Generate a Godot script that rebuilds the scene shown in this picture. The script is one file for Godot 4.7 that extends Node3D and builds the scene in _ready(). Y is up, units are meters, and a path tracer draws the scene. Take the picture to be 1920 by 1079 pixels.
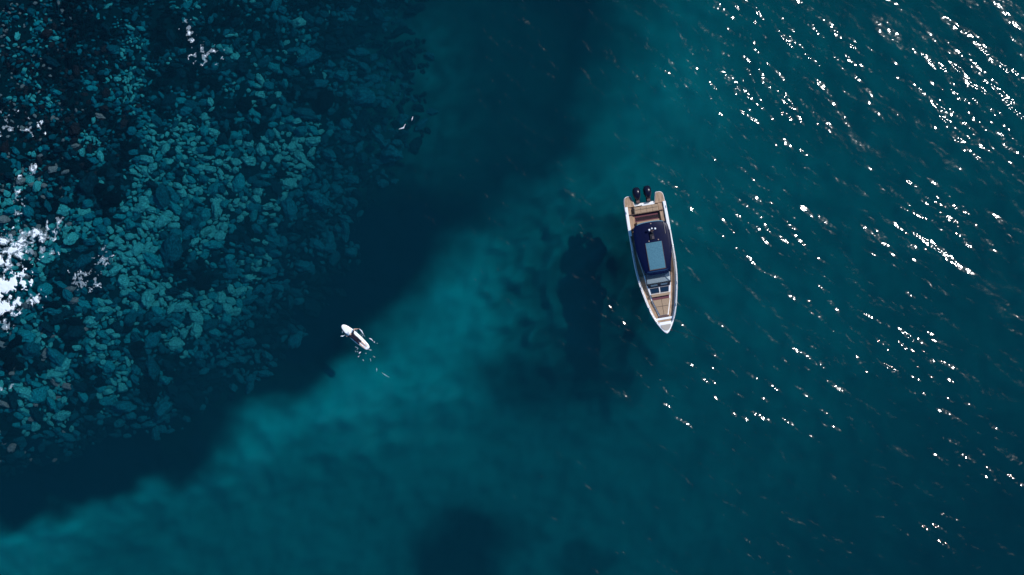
extends Node3D

# ---------------------------------------------------------------- scale
const PX := 0.042            # metres per photograph pixel on the water plane
const ALT := 120.0           # height of the camera above the water
const CU := Vector2(0.819, 0.574)    # along the wave crests
const CV := Vector2(0.574, -0.819)   # the way the waves travel
const BK := 0.0417           # metres per pixel at the height of the boat's rail

var n_swell := FastNoiseLite.new()
var n_wave := FastNoiseLite.new()
var n_ripple := FastNoiseLite.new()
var n_fine := FastNoiseLite.new()
var n_micro := FastNoiseLite.new()
var n_gust := FastNoiseLite.new()
var n_bed := FastNoiseLite.new()
var n_bed2 := FastNoiseLite.new()
var n_warp := FastNoiseLite.new()
var n_lace := FastNoiseLite.new()
var n_lace2 := FastNoiseLite.new()
var n_patch := FastNoiseLite.new()
var M := {}
var used := {}


func _ready() -> void:
	# ------------------------------------------------------------ camera
	var cam := Camera3D.new()
	cam.name = "drone_camera"
	cam.fov = rad_to_deg(2.0 * atan(539.5 * PX / ALT))
	cam.near = 0.5
	cam.far = 4000.0
	add_child(cam)
	cam.transform = Transform3D(Basis(Vector3(1, 0, 0), Vector3(0, 0, -1), Vector3(0, 1, 0)), Vector3(0, ALT, 0))
	cam.current = true
	# ------------------------------------------------------------ sky
	var sm := ProceduralSkyMaterial.new()
	sm.sky_top_color = Color(0.035, 0.17, 0.42).linear_to_srgb()
	sm.sky_horizon_color = Color(0.34, 0.46, 0.60).linear_to_srgb()
	sm.ground_horizon_color = Color(0.10, 0.18, 0.22).linear_to_srgb()
	sm.ground_bottom_color = Color(0.01, 0.04, 0.05).linear_to_srgb()
	sm.sky_curve = 0.12
	sm.sun_angle_max = 40.0
	sm.sun_curve = 0.2
	var sky := Sky.new()
	sky.sky_material = sm
	var env := Environment.new()
	env.background_mode = Environment.BG_SKY
	env.sky = sky
	env.background_energy_multiplier = 1.1
	env.tonemap_mode = Environment.TONE_MAPPER_LINEAR
	env.tonemap_exposure = 1.0
	env.sdfgi_enabled = true
	env.ssao_enabled = true
	env.ssil_enabled = true
	env.volumetric_fog_enabled = true
	env.volumetric_fog_density = 0.0
	var we := WorldEnvironment.new()
	we.name = "world_environment"
	we.environment = env
	add_child(we)
	# ------------------------------------------------------------ sun
	var sun := DirectionalLight3D.new()
	sun.name = "sun"
	sun.light_energy = 1.25
	sun.light_color = Color(1.0, 0.99, 0.98)
	sun.light_angular_distance = 0.53
	sun.shadow_enabled = true
	add_child(sun)
	var zen := deg_to_rad(37.0)
	var to_sun := Vector3(0.80 * sin(zen), cos(zen), -0.60 * sin(zen))
	sun.transform = Transform3D(Basis.looking_at(-to_sun, Vector3.UP), Vector3(0, 60, 0))

	_noises()
	_materials()
	_sea()
	_boulders()
	_boat()
	_surfer()
	_foam()


# ================================================================ helpers
func _noise(n: FastNoiseLite, sd: int, freq: float, octaves := 1, kind := FastNoiseLite.TYPE_SIMPLEX) -> void:
	n.seed = sd
	n.noise_type = kind
	n.frequency = freq
	n.fractal_type = FastNoiseLite.FRACTAL_FBM if octaves > 1 else FastNoiseLite.FRACTAL_NONE
	n.fractal_octaves = octaves


func _noises() -> void:
	_noise(n_swell, 11, 1.0 / 7.0)
	_noise(n_wave, 12, 1.0 / 2.6)
	_noise(n_ripple, 13, 1.0 / 1.15)
	_noise(n_fine, 14, 1.0 / 0.55)
	_noise(n_micro, 16, 1.0 / 0.26)
	_noise(n_gust, 15, 1.0 / 9.0, 2)
	_noise(n_bed, 21, 1.0 / 14.0, 4)
	_noise(n_bed2, 22, 1.0 / 3.0, 3)
	_noise(n_warp, 23, 1.0 / 9.0, 3)
	_noise(n_patch, 24, 1.0 / 5.0, 2)
	_noise(n_lace2, 32, 1.0 / 0.8, 3)
	n_lace.seed = 31
	n_lace.noise_type = FastNoiseLite.TYPE_CELLULAR
	n_lace.frequency = 1.0 / 0.95
	n_lace.cellular_return_type = FastNoiseLite.RETURN_DISTANCE2_SUB
	n_lace.cellular_jitter = 1.0


func lin(r: float, g: float, b: float) -> Color:
	return Color(r, g, b).linear_to_srgb()


func mat(key: String, c: Color, rough := 0.6, spec := 0.5) -> StandardMaterial3D:
	var m := StandardMaterial3D.new()
	m.resource_name = key
	m.albedo_color = c
	m.roughness = rough
	m.metallic_specular = spec
	M[key] = m
	return m


func noise_tex(sd: int, freq: float, lo: Color, hi: Color, size := 256) -> NoiseTexture2D:
	var f := FastNoiseLite.new()
	_noise(f, sd, freq, 4)
	var t := NoiseTexture2D.new()
	t.width = size
	t.height = size
	t.seamless = true
	t.noise = f
	var g := Gradient.new()
	g.set_color(0, lo)
	g.set_color(1, hi)
	t.color_ramp = g
	return t


func _materials() -> void:
	mat("white_gelcoat", lin(0.80, 0.79, 0.78), 0.25)
	mat("white_cushion", lin(0.74, 0.73, 0.73), 0.7)
	var teak := mat("teak", lin(0.46, 0.315, 0.215), 0.75, 0.3)
	teak.albedo_texture = noise_tex(5, 0.02, Color(0.74, 0.72, 0.7), Color(1, 1, 1))
	teak.uv1_triplanar = true
	teak.uv1_scale = Vector3(1.4, 0.6, 0.25)
	mat("teak_dark", lin(0.115, 0.07, 0.065), 0.7, 0.3)
	var pad := mat("tan_fabric", lin(0.44, 0.315, 0.215), 0.85, 0.2)
	pad.albedo_texture = noise_tex(6, 0.06, Color(0.8, 0.78, 0.76), Color(1, 1, 1))
	pad.uv1_triplanar = true
	pad.uv1_scale = Vector3(0.8, 0.8, 0.8)
	mat("seam", lin(0.10, 0.06, 0.045), 0.9, 0.1)
	mat("maroon", lin(0.14, 0.055, 0.07), 0.8, 0.2)  # dark red of the shaded floor, put in as colour
	var navy := mat("navy_gelcoat", lin(0.002, 0.005, 0.032), 0.35, 0.25)
	navy.albedo_texture = noise_tex(7, 0.03, Color(0.8, 0.8, 0.85), Color(1, 1, 1))
	navy.uv1_triplanar = true
	navy.uv1_scale = Vector3(0.4, 0.4, 0.4)
	mat("black_plastic", lin(0.006, 0.006, 0.012), 0.45, 0.4)
	mat("motor_black", lin(0.004, 0.004, 0.016), 0.28, 0.4)
	mat("grey_metal", lin(0.22, 0.19, 0.18), 0.4, 0.5)
	var sr := mat("blue_grey_fabric", lin(0.10, 0.235, 0.29), 0.8, 0.2)
	sr.albedo_texture = noise_tex(8, 0.05, Color(0.7, 0.74, 0.78), Color(1, 1, 1))
	sr.uv1_triplanar = true
	sr.uv1_scale = Vector3(1.6, 1.0, 0.35)
	mat("pale_band", lin(0.6, 0.72, 0.76), 0.5)
	mat("dark_glass", lin(0.008, 0.022, 0.045), 0.06, 0.5)
	var gl := mat("tinted_glass", Color(0.02, 0.06, 0.12, 0.2), 0.04, 0.5)
	gl.transparency = BaseMaterial3D.TRANSPARENCY_ALPHA
	mat("steel", lin(0.55, 0.56, 0.58), 0.25, 0.6).metallic = 0.9
	mat("rope", lin(0.012, 0.018, 0.03), 0.9, 0.2)
	mat("board_white", lin(0.86, 0.86, 0.85), 0.3)
	mat("mark_grey", lin(0.35, 0.35, 0.36), 0.6)
	mat("wetsuit", lin(0.009, 0.007, 0.018), 0.75, 0.3)
	mat("skin", lin(0.55, 0.36, 0.27), 0.55, 0.4)
	mat("cap_white", lin(0.78, 0.77, 0.76), 0.8, 0.2)
	mat("shirt_white", lin(0.80, 0.79, 0.79), 0.8, 0.2)
	var fo := mat("sea_foam", lin(0.74, 0.79, 0.83), 0.9, 0.2)
	fo.backlight_enabled = true
	fo.backlight = Color(0.15, 0.17, 0.19)
	var ff := mat("foam_film", Color(0.8, 0.88, 0.92, 0.26), 0.9, 0.2)
	ff.transparency = BaseMaterial3D.TRANSPARENCY_ALPHA
	# the water's skin: clear, it only reflects
	var w := mat("water_skin", Color(0.0, 0.08, 0.1, 0.02), 0.078, 0.36)
	w.transparency = BaseMaterial3D.TRANSPARENCY_ALPHA
	var bed := mat("seabed", Color(1, 1, 1), 0.95, 0.1)
	bed.vertex_color_use_as_albedo = true
	bed.specular_mode = BaseMaterial3D.SPECULAR_DISABLED
	var rk := mat("boulder_mass", Color(1, 1, 1), 0.85, 0.2)
	rk.specular_mode = BaseMaterial3D.SPECULAR_DISABLED
	rk.vertex_color_use_as_albedo = true
	rk.albedo_texture = noise_tex(9, 0.02, Color(0.3, 0.38, 0.4), Color(1, 1, 1))  # streaky contrast in the albedo imitates caustic light on the stones
	rk.uv1_triplanar = true
	rk.uv1_scale = Vector3(0.9, 0.9, 0.9)


func numbered(called: String) -> String:
	if not used.has(called):
		used[called] = 0
		return called
	used[called] += 1
	return "%s_%03d" % [called, used[called]]


func tag(o: Node, label: String, category: String, group := "", kind := "") -> void:
	if label:
		o.set_meta("label", label)
	if category:
		o.set_meta("category", category)
	if group:
		o.set_meta("group", group)
	if kind:
		o.set_meta("kind", kind)


func thing(called: String, label: String, category: String, group := "") -> Node3D:
	var o := Node3D.new()
	o.name = numbered(called)
	add_child(o)
	tag(o, label, category, group)
	return o


func put(called: String, mesh: Mesh, m: Material, parent: Node = self) -> MeshInstance3D:
	var o := MeshInstance3D.new()
	o.name = numbered(called) if parent == self else called
	o.mesh = mesh
	if m:
		o.material_override = m
	parent.add_child(o, true)
	return o


func world_at(px: float, py: float, h := 0.0) -> Vector3:
	var k := PX * (1.0 - h / ALT)
	return Vector3((px - 960.0) * k, h, (py - 539.5) * k)


func arr_mesh(v: PackedVector3Array, idx: PackedInt32Array, nrm = null, col = null) -> ArrayMesh:
	var a := []
	a.resize(Mesh.ARRAY_MAX)
	a[Mesh.ARRAY_VERTEX] = v
	a[Mesh.ARRAY_INDEX] = idx
	if nrm != null:
		a[Mesh.ARRAY_NORMAL] = nrm
	if col != null:
		a[Mesh.ARRAY_COLOR] = col
	var m := ArrayMesh.new()
	m.add_surface_from_arrays(Mesh.PRIMITIVE_TRIANGLES, a)
	return m


func smooth_normals(v: PackedVector3Array, idx: PackedInt32Array) -> PackedVector3Array:
	var n := PackedVector3Array()
	n.resize(v.size())
	for i in range(0, idx.size(), 3):
		var a := idx[i]
		var b := idx[i + 1]
		var c := idx[i + 2]
		var f := (v[c] - v[a]).cross(v[b] - v[a])
		n[a] += f
		n[b] += f
		n[c] += f
	for i in n.size():
		n[i] = n[i].normalized()
	return n


func curve(table: Array, x: float) -> float:
	if x <= table[0][0]:
		return table[0][1]
	for i in range(1, table.size()):
		if x <= table[i][0]:
			var t: float = (x - table[i - 1][0]) / (table[i][0] - table[i - 1][0])
			return lerpf(table[i - 1][1], table[i][1], t)
	return table[-1][1]


func curve_s(table: Array, x: float) -> float:   # the same, rounded (Catmull-Rom)
	var n := table.size()
	if x <= table[0][0]:
		return table[0][1]
	if x >= table[n - 1][0]:
		return table[n - 1][1]
	for i in range(1, n):
		if x <= table[i][0]:
			var x0: float = table[i - 1][0]
			var x1: float = table[i][0]
			var t := (x - x0) / (x1 - x0)
			var p0: float = table[maxi(i - 2, 0)][1]
			var p1: float = table[i - 1][1]
			var p2: float = table[i][1]
			var p3: float = table[mini(i + 1, n - 1)][1]
			return cubic_interpolate(p1, p2, p0, p3, t)
	return 0.0


# ================================================================ the sea
func wave(x: float, z: float) -> float:
	var u := x * CU.x + z * CU.y
	var v := x * CV.x + z * CV.y
	var rough := lerpf(0.35, 1.0, smoothstep(-22.0, 16.0, x - 0.25 * z))
	var g := clampf(0.95 + 0.6 * n_gust.get_noise_2d(u * 0.5, v), 0.35, 1.6)
	var h := 0.075 * n_swell.get_noise_2d(u * 0.45, v)
	h += 0.058 * n_wave.get_noise_2d(u * 0.42, v)
	h += g * (0.038 * n_ripple.get_noise_2d(u * 0.42 + 40.0, v) + 0.0185 * n_fine.get_noise_2d(u * 0.42, v + 90.0))
	h += g * 0.0125 * n_micro.get_noise_2d(u * 0.5 + 17.0, v)
	return h * rough * 0.87


func axis_lines(half: float, step: float, out_to: float) -> PackedFloat32Array:
	var a := PackedFloat32Array()
	var far := []
	var p := half
	var d := step
	while p < out_to:
		d *= 1.35
		p += d
		far.append(p)
	for i in range(far.size() - 1, -1, -1):
		a.append(-far[i])
	var n := int(round(2.0 * half / step))
	for i in n + 1:
		a.append(-half + step * i)
	for f in far:
		a.append(f)
	return a


func sheet(xs: PackedFloat32Array, zs: PackedFloat32Array, height: Callable, tint = null) -> ArrayMesh:
	var nx := xs.size()
	var nz := zs.size()
	var v := PackedVector3Array()
	v.resize(nx * nz)
	var col := PackedColorArray()
	if tint != null:
		col.resize(nx * nz)
	for j in nz:
		for i in nx:
			var x := xs[i]
			var z := zs[j]
			v[j * nx + i] = Vector3(x, height.call(x, z), z)
			if tint != null:
				col[j * nx + i] = tint.call(x, z)
	var idx := PackedInt32Array()
	idx.resize((nx - 1) * (nz - 1) * 6)
	var k := 0
	for j in nz - 1:
		for i in nx - 1:
			var a := j * nx + i
			idx[k] = a
			idx[k + 1] = a + 1
			idx[k + 2] = a + nx
			idx[k + 3] = a + 1
			idx[k + 4] = a + nx + 1
			idx[k + 5] = a + nx
			k += 6
	return arr_mesh(v, idx, smooth_normals(v, idx), col if tint != null else null)


const ROCK_EDGE := [[-200, 760], [0, 725], [100, 705], [250, 712], [330, 665], [400, 625], [500, 590], [560, 555], [620, 500], [680, 440], [740, 380], [800, 260], [850, 120], [900, -20], [1000, -300], [1300, -900]]
const SAND_EDGE := [[-300, 1230], [0, 1205], [100, 1195], [180, 1175], [270, 1140], [340, 1060], [420, 960], [450, 890], [530, 815], [600, 735], [660, 705], [700, 648], [745, 570], [790, 500], [850, 430], [890, 335], [930, 195], [985, 45], [1080, -280], [1400, -1200]]


func off_rocks(px: float, py: float) -> float:      # pixels inside the boulder field
	var w := 45.0 * n_warp.get_noise_2d(px * PX, py * PX)
	return curve(ROCK_EDGE, py + w) - px + w


func depth_at(px: float, py: float) -> float:
	var q := off_rocks(px, py)
	var d := 4.6
	if q > 0.0:
		d = lerpf(4.6, 0.7, pow(clampf(q / 620.0, 0.0, 1.0), 0.7))
	else:
		d = lerpf(4.6, 5.6, smoothstep(0.0, 1.0, -q / 250.0)) + 3.2 * smoothstep(250.0, 750.0, -q)
	return d


func bed_pixel(x: float, z: float) -> Vector2:      # the pixel that shows a point of the seabed about 5 m down
	var k := ALT / (ALT + 5.0) / PX
	return Vector2(960.0 + x * k, 539.5 + z * k)


func bed_height(x: float, z: float) -> float:
	var p := bed_pixel(x, z)
	var lumps := 0.3 + 0.9 * blob(p, 1085, 575, 230, 300)      # stronger relief added beside the boat to break up its shadow
	return -depth_at(p.x, p.y) + lumps * n_bed2.get_noise_2d(x, z) + 0.25 * n_bed.get_noise_2d(x, z)


func blob(p: Vector2, cx: float, cy: float, rx: float, ry: float) -> float:
	var d := Vector2((p.x - cx) / rx, (p.y - cy) / ry).length()
	return 1.0 - smoothstep(0.35, 1.0, d)


func sand_and_shade(x: float, z: float) -> float:       # 1 bare sand, 0 dark weed and rubble; painted shade and depth fade lower it
	var p := bed_pixel(x, z)
	var w := Vector2(n_warp.get_noise_2d(x * 0.8, z * 0.8), n_warp.get_noise_2d(x * 0.8 + 200.0, z * 0.8 + 70.0))
	var f := Vector2(n_bed2.get_noise_2d(x, z), n_bed2.get_noise_2d(x + 90.0, z - 40.0))
	var q := p + w * 38.0 + f * 9.0
	var e := q.x - curve(SAND_EDGE, q.y)
	var soft := lerpf(150.0, 190.0, smoothstep(600.0, 350.0, p.y))
	var s := smoothstep(-0.6 * soft, 0.65 * soft, e)
	s *= 1.0 - 0.66 * pow(blob(q, 1090, 585, 240, 300), 0.8)  # dark patch painted around the boat's shadow to hide its outline
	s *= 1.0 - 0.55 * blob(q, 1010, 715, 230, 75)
	s *= 1.0 - 0.4 * blob(q, 1190, 700, 130, 90)
	s *= 1.0 - 0.95 * blob(q, 860, 1045, 125, 105)
	s *= 1.0 - 0.55 * blob(q, 1090, 1050, 75, 60)
	s *= 1.0 - 0.4 * blob(q, 975, 1005, 50, 35)
	s *= 1.0 - 0.5 * blob(q, 1105, 20, 200, 120)
	s += 0.13 * blob(q, 720, 175, 260, 240) * (0.6 + 0.8 * n_bed2.get_noise_2d(x * 1.6, z * 1.6))
	s += 0.10 * blob(q, 900, 150, 260, 300)
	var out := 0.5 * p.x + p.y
	s *= curve([[800, 0.82], [1100, 0.92], [1353, 0.77], [1485, 0.66], [1700, 0.50], [1950, 0.24], [2400, 0.2]], out) * lerpf(1.0, 0.78, smoothstep(1300.0, 1900.0, p.x))  # sand dimmed towards deeper water, depth fade put into its colour
	s += 0.20 * blob(q, 1255, 200, 200, 300) + 0.0 * blob(q, 860, 560, 210, 150) + 0.03 * blob(q, 600, 830, 330, 190)
	var mottle := 0.10 + 0.3 * blob(p, 1085, 575, 230, 300)  # mottle painted stronger where the boat's shadow falls, to break its edge
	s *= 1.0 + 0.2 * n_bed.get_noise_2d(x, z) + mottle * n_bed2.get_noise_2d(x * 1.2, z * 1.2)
	return clampf(s, 0.0, 1.6)


func bed_tint(x: float, z: float) -> Color:
	var s := sand_and_shade(x, z)
	var p := bed_pixel(x, z)
	var c := Color(0.001, 0.007, 0.012).lerp(Color(0.004, 0.41, 0.445), s)  # the water's teal tint is put into the sand colour
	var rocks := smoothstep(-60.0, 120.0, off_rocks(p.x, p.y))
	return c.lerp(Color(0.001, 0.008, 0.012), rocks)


func _sea() -> void:
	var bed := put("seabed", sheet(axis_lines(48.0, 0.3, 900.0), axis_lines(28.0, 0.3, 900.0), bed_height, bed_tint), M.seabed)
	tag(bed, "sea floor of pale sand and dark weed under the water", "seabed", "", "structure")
	var fm := FogMaterial.new()
	fm.resource_name = "sea_water"
	fm.density = 0.125
	fm.albedo = lin(0.0, 0.110, 0.170)
	var fog := FogVolume.new()
	fog.name = "sea_water"
	fog.shape = RenderingServer.FOG_VOLUME_SHAPE_BOX
	fog.size = Vector3(1800.0, 30.0, 1800.0)
	fog.position = Vector3(0, -15.16, 0)
	fog.material = fm
	add_child(fog)
	tag(fog, "deep teal body of clear sea water over the sea floor", "water", "", "structure")
	var top := put("water_surface", sheet(axis_lines(42.0, 0.08, 900.0), axis_lines(24.0, 0.08, 900.0), wave), M.water_skin)
	tag(top, "rippled sea surface with sun glints beside the boat", "water", "", "structure")


# ================================================================ boulders
func ico(levels: int) -> Array:
	var t := (1.0 + sqrt(5.0)) / 2.0
	var v := PackedVector3Array([Vector3(-1, t, 0), Vector3(1, t, 0), Vector3(-1, -t, 0), Vector3(1, -t, 0), Vector3(0, -1, t), Vector3(0, 1, t), Vector3(0, -1, -t), Vector3(0, 1, -t), Vector3(t, 0, -1), Vector3(t, 0, 1), Vector3(-t, 0, -1), Vector3(-t, 0, 1)])
	for i in v.size():
		v[i] = v[i].normalized()
	var f := PackedInt32Array([0, 11, 5, 0, 5, 1, 0, 1, 7, 0, 7, 10, 0, 10, 11, 1, 5, 9, 5, 11, 4, 11, 10, 2, 10, 7, 6, 7, 1, 8, 3, 9, 4, 3, 4, 2, 3, 2, 6, 3, 6, 8, 3, 8, 9, 4, 9, 5, 2, 4, 11, 6, 2, 10, 8, 6, 7, 9, 8, 1])
	for l in levels:
		var mid := {}
		var g := PackedInt32Array()
		for i in range(0, f.size(), 3):
			var m := []
			for e in 3:
				var a := f[i + e]
				var b := f[i + (e + 1) % 3]
				var key := Vector2i(mini(a, b), maxi(a, b))
				if not mid.has(key):
					mid[key] = v.size()
					v.append(((v[a] + v[b]) * 0.5).normalized())
				m.append(mid[key])
			g.append_array([f[i], m[0], m[2], f[i + 1], m[1], m[0], f[i + 2], m[2], m[1], m[0], m[1], m[2]])
		f = g
	for i in range(0, f.size(), 3):     # clockwise fronts
		var k := f[i + 1]
		f[i + 1] = f[i + 2]
		f[i + 2] = k
	return [v, f]


func boulder_mesh(rng: RandomNumberGenerator, angular: float, ball: Array) -> ArrayMesh:
	var planes := []
	for i in 9:
		var n := Vector3(rng.randf_range(-1, 1), rng.randf_range(-0.5, 1), rng.randf_range(-1, 1)).normalized()
		planes.append([n, rng.randf_range(0.55, 0.88)])
	var nz := FastNoiseLite.new()
	_noise(nz, rng.randi() % 10000, 0.9, 3)
	var v: PackedVector3Array = ball[0].duplicate()
	for i in v.size():
		var d := v[i]
		var r := 1.0
		for p in planes:
			var c: float = d.dot(p[0])
			if c > 0.05:
				r = minf(r, lerpf(1.0, p[1] / c, angular) if p[1] / c < 1.0 else 1.0)
		r *= 1.0 + 0.30 * nz.get_noise_3dv(d * 1.2)
		v[i] = d * r
	# half-way between smooth and faceted
	var f: PackedInt32Array = ball[1]
	var sn := smooth_normals(v, f)
	var fv := PackedVector3Array()
	var fn := PackedVector3Array()
	var fi := PackedInt32Array()
	for i in range(0, f.size(), 3):
		var face := (v[f[i + 2]] - v[f[i]]).cross(v[f[i + 1]] - v[f[i]]).normalized()
		for e in 3:
			fv.append(v[f[i + e]])
			fn.append((sn[f[i + e]] + face * 0.7).normalized())
			fi.append(fi.size())
	return arr_mesh(fv, fi, fn)


const ONES := ["zero", "one", "two", "three", "four", "five", "six", "seven", "eight", "nine", "ten", "eleven", "twelve", "thirteen", "fourteen", "fifteen", "sixteen", "seventeen", "eighteen", "nineteen"]
const TENS := ["", "", "twenty", "thirty", "forty", "fifty", "sixty", "seventy", "eighty", "ninety"]


func spelled(n: int) -> String:
	if n < 20:
		return ONES[maxi(n, 0)]
	return TENS[n / 10] + ("-" + ONES[n % 10] if n % 10 else "")


func _boulders() -> void:
	var rng := RandomNumberGenerator.new()
	rng.seed = 77
	var ball := ico(3)
	var shapes := []
	var shape_word := ["rounded", "rounded", "angular", "angular", "blocky", "oval", "blocky", "rounded", "angular", "oval"]
	var ang := [0.55, 0.7, 1.0, 1.0, 1.0, 0.6, 0.95, 0.65, 1.0, 0.7]
	for i in 10:
		shapes.append(boulder_mesh(rng, ang[i], ball))
	# tones, in linear base colour: stone with the water's teal tint put in
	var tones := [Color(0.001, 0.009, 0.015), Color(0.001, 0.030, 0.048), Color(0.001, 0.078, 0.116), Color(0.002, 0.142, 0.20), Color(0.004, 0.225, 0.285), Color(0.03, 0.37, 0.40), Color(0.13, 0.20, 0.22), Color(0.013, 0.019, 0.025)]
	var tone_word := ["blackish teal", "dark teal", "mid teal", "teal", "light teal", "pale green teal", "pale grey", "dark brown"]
	var tone_mat := []
	for i in tones.size():
		var m: StandardMaterial3D = M.boulder_mass.duplicate()
		m.resource_name = "boulder_" + tone_word[i].replace(" ", "_")
		m.vertex_color_use_as_albedo = false
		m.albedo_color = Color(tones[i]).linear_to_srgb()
		tone_mat.append(m)
	var all := []
	var cells := {}
	for tries in 140000:
		var px := rng.randf_range(-110.0, 830.0)
		var py := rng.randf_range(-90.0, 980.0)
		var q := off_rocks(px, py)
		if q < -80.0:
			continue
		var share := smoothstep(-110.0, 120.0, q)
		var hole := n_patch.get_noise_2d(px * PX * 1.2, py * PX * 1.2)
		if rng.randf() > share * (0.75 + 0.9 * hole + 0.35):
			continue
		var fine := smoothstep(540.0, 140.0, px * 0.6 + py * 0.75)     # smaller stones towards the shore corner
		var r := lerpf(0.35, 0.165, fine) * exp(rng.randfn(0.0, 0.36))
		if tries > 16000:
			r *= 0.62
		r = clampf(r, 0.11, 0.95)
		var dep := depth_at(px, py)
		var k := PX * (1.0 + dep / ALT)
		var c := Vector2((px - 960.0) * k, (py - 539.5) * k)
		var cell := Vector2i((c / 0.7).floor())
		var clear := true
		for a in range(-2, 3):
			for b in range(-2, 3):
				for o in cells.get(cell + Vector2i(a, b), []):
					if c.distance_to(o[0]) < 0.66 * (r + o[1]):
						clear = false
		if not clear:
			continue
		if not cells.has(cell):
			cells[cell] = []
		cells[cell].append([c, r])
		# what grows on it: weed in patches; greyer, with less water tint put in, by the shore
		var weed := n_patch.get_noise_2d(px * PX * 0.8 + 300.0, py * PX * 0.8) * 1.1 + n_bed2.get_noise_2d(c.x * 0.7, c.y * 0.7) * 0.5
		var p := Vector2(px, py)
		weed += 0.40 * blob(p, 235, 60, 210, 120) + 0.35 * blob(p, 300, 225, 180, 110) + 0.35 * blob(p, 560, 150, 120, 120) + 0.35 * blob(p, 60, 200, 170, 170) + 0.6 * blob(p, 640, 20, 200, 90) + 0.25 * blob(p, 330, 30, 250, 60)
		weed -= 0.45 * blob(p, 430, 320, 260, 160) + 0.4 * blob(p, 590, 280, 130, 120) + 0.3 * blob(p, 330, 520, 300, 160)
		var light := 0.44 - 0.66 * weed + rng.randfn(0.0, 0.33) - 0.25 * smoothstep(60.0, -60.0, q)  # stones at the deep edge darkened, depth fade put into the tone
		var tone := clampi(int(floor(light * 5.0)) + 1, 0, 5)
		if q < 90.0:
			tone = clampi(tone, 1, 3)
		var shore := smoothstep(230.0, 0.0, px)
		if rng.randf() < 0.10 * shore:
			tone = 6
		elif rng.randf() < 0.18 * blob(p, 60, 190, 230, 260):
			tone = 7
		var y := -dep + 0.25 * r + rng.randf_range(-0.2, 0.35) - (0.15 if tries > 16000 else 0.0)
		y = minf(y, -0.12 - 0.5 * r)
		var shp := rng.randi() % 10
		var bas := Basis.from_euler(Vector3(rng.randfn(0.0, 0.35), rng.randfn(0.0, 0.75) + (PI if rng.randf() < 0.5 else 0.0), rng.randfn(0.0, 0.35)))
		bas = bas * Basis.from_scale(Vector3(r * rng.randf_range(1.05, 1.7), r * rng.randf_range(0.65, 1.0), r * rng.randf_range(0.65, 1.0)))
		var seen := px > 4 and px < 1916 and py > 4 and py < 1075 and q > 15.0
		all.append({"t": Transform3D(bas, Vector3(c.x, y, c.y)), "r": r if seen else 0.0, "tone": tone, "shape": shp, "px": px, "py": py})
	all.sort_custom(func(a, b): return a.r > b.r)
	print("boulders: ", all.size())
	var first := []
	first.resize(10)
	var taken := {}
	for i in mini(300, all.size()):
		var d = all[i]
		var o: MeshInstance3D
		if first[d.shape] == null:
			o = MeshInstance3D.new()
			o.mesh = shapes[d.shape]
			first[d.shape] = o
		else:
			o = first[d.shape].duplicate()
		o.name = numbered("boulder")
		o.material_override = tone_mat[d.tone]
		o.transform = d.t
		add_child(o)
		var size_word: String = "largest" if i < 0 else "very large" if d.r > 0.72 else "large" if d.r > 0.58 else "medium"
		var label := "%s %s %s boulder, %s percent across and %s percent down the photo" % [size_word, tone_word[d.tone], shape_word[d.shape], spelled(int(d.px / 19.2)), spelled(int(d.py / 10.79))]
		if taken.has(label):
			label = label.replace("percent across", "percent across, the smaller,") if false else label.replace(" boulder,", " boulder, smaller of two,")
		taken[label] = true
		tag(o, label, "boulder", "boulders on the sea floor")
	# the rest by shape: one mass
	var rest := all.slice(mini(300, all.size()))
	var mass := Node3D.new()
	mass.name = "boulder_field"
	add_child(mass)
	tag(mass, "mass of smaller submerged stones filling in between the big boulders", "stones", "", "stuff")
	for s in 10:
		var list := rest.filter(func(d): return d.shape == s)
		var mm := MultiMesh.new()
		mm.transform_format = MultiMesh.TRANSFORM_3D
		mm.use_colors = true
		mm.mesh = shapes[s]
		mm.instance_count = list.size()
		for i in list.size():
			mm.set_instance_transform(i, list[i].t)
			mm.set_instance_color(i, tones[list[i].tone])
		var mi := MultiMeshInstance3D.new()
		mi.name = "stones"
		mi.multimesh = mm
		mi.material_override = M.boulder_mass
		mi.set_meta("kind", "stuff")
		mass.add_child(mi, true)


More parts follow.
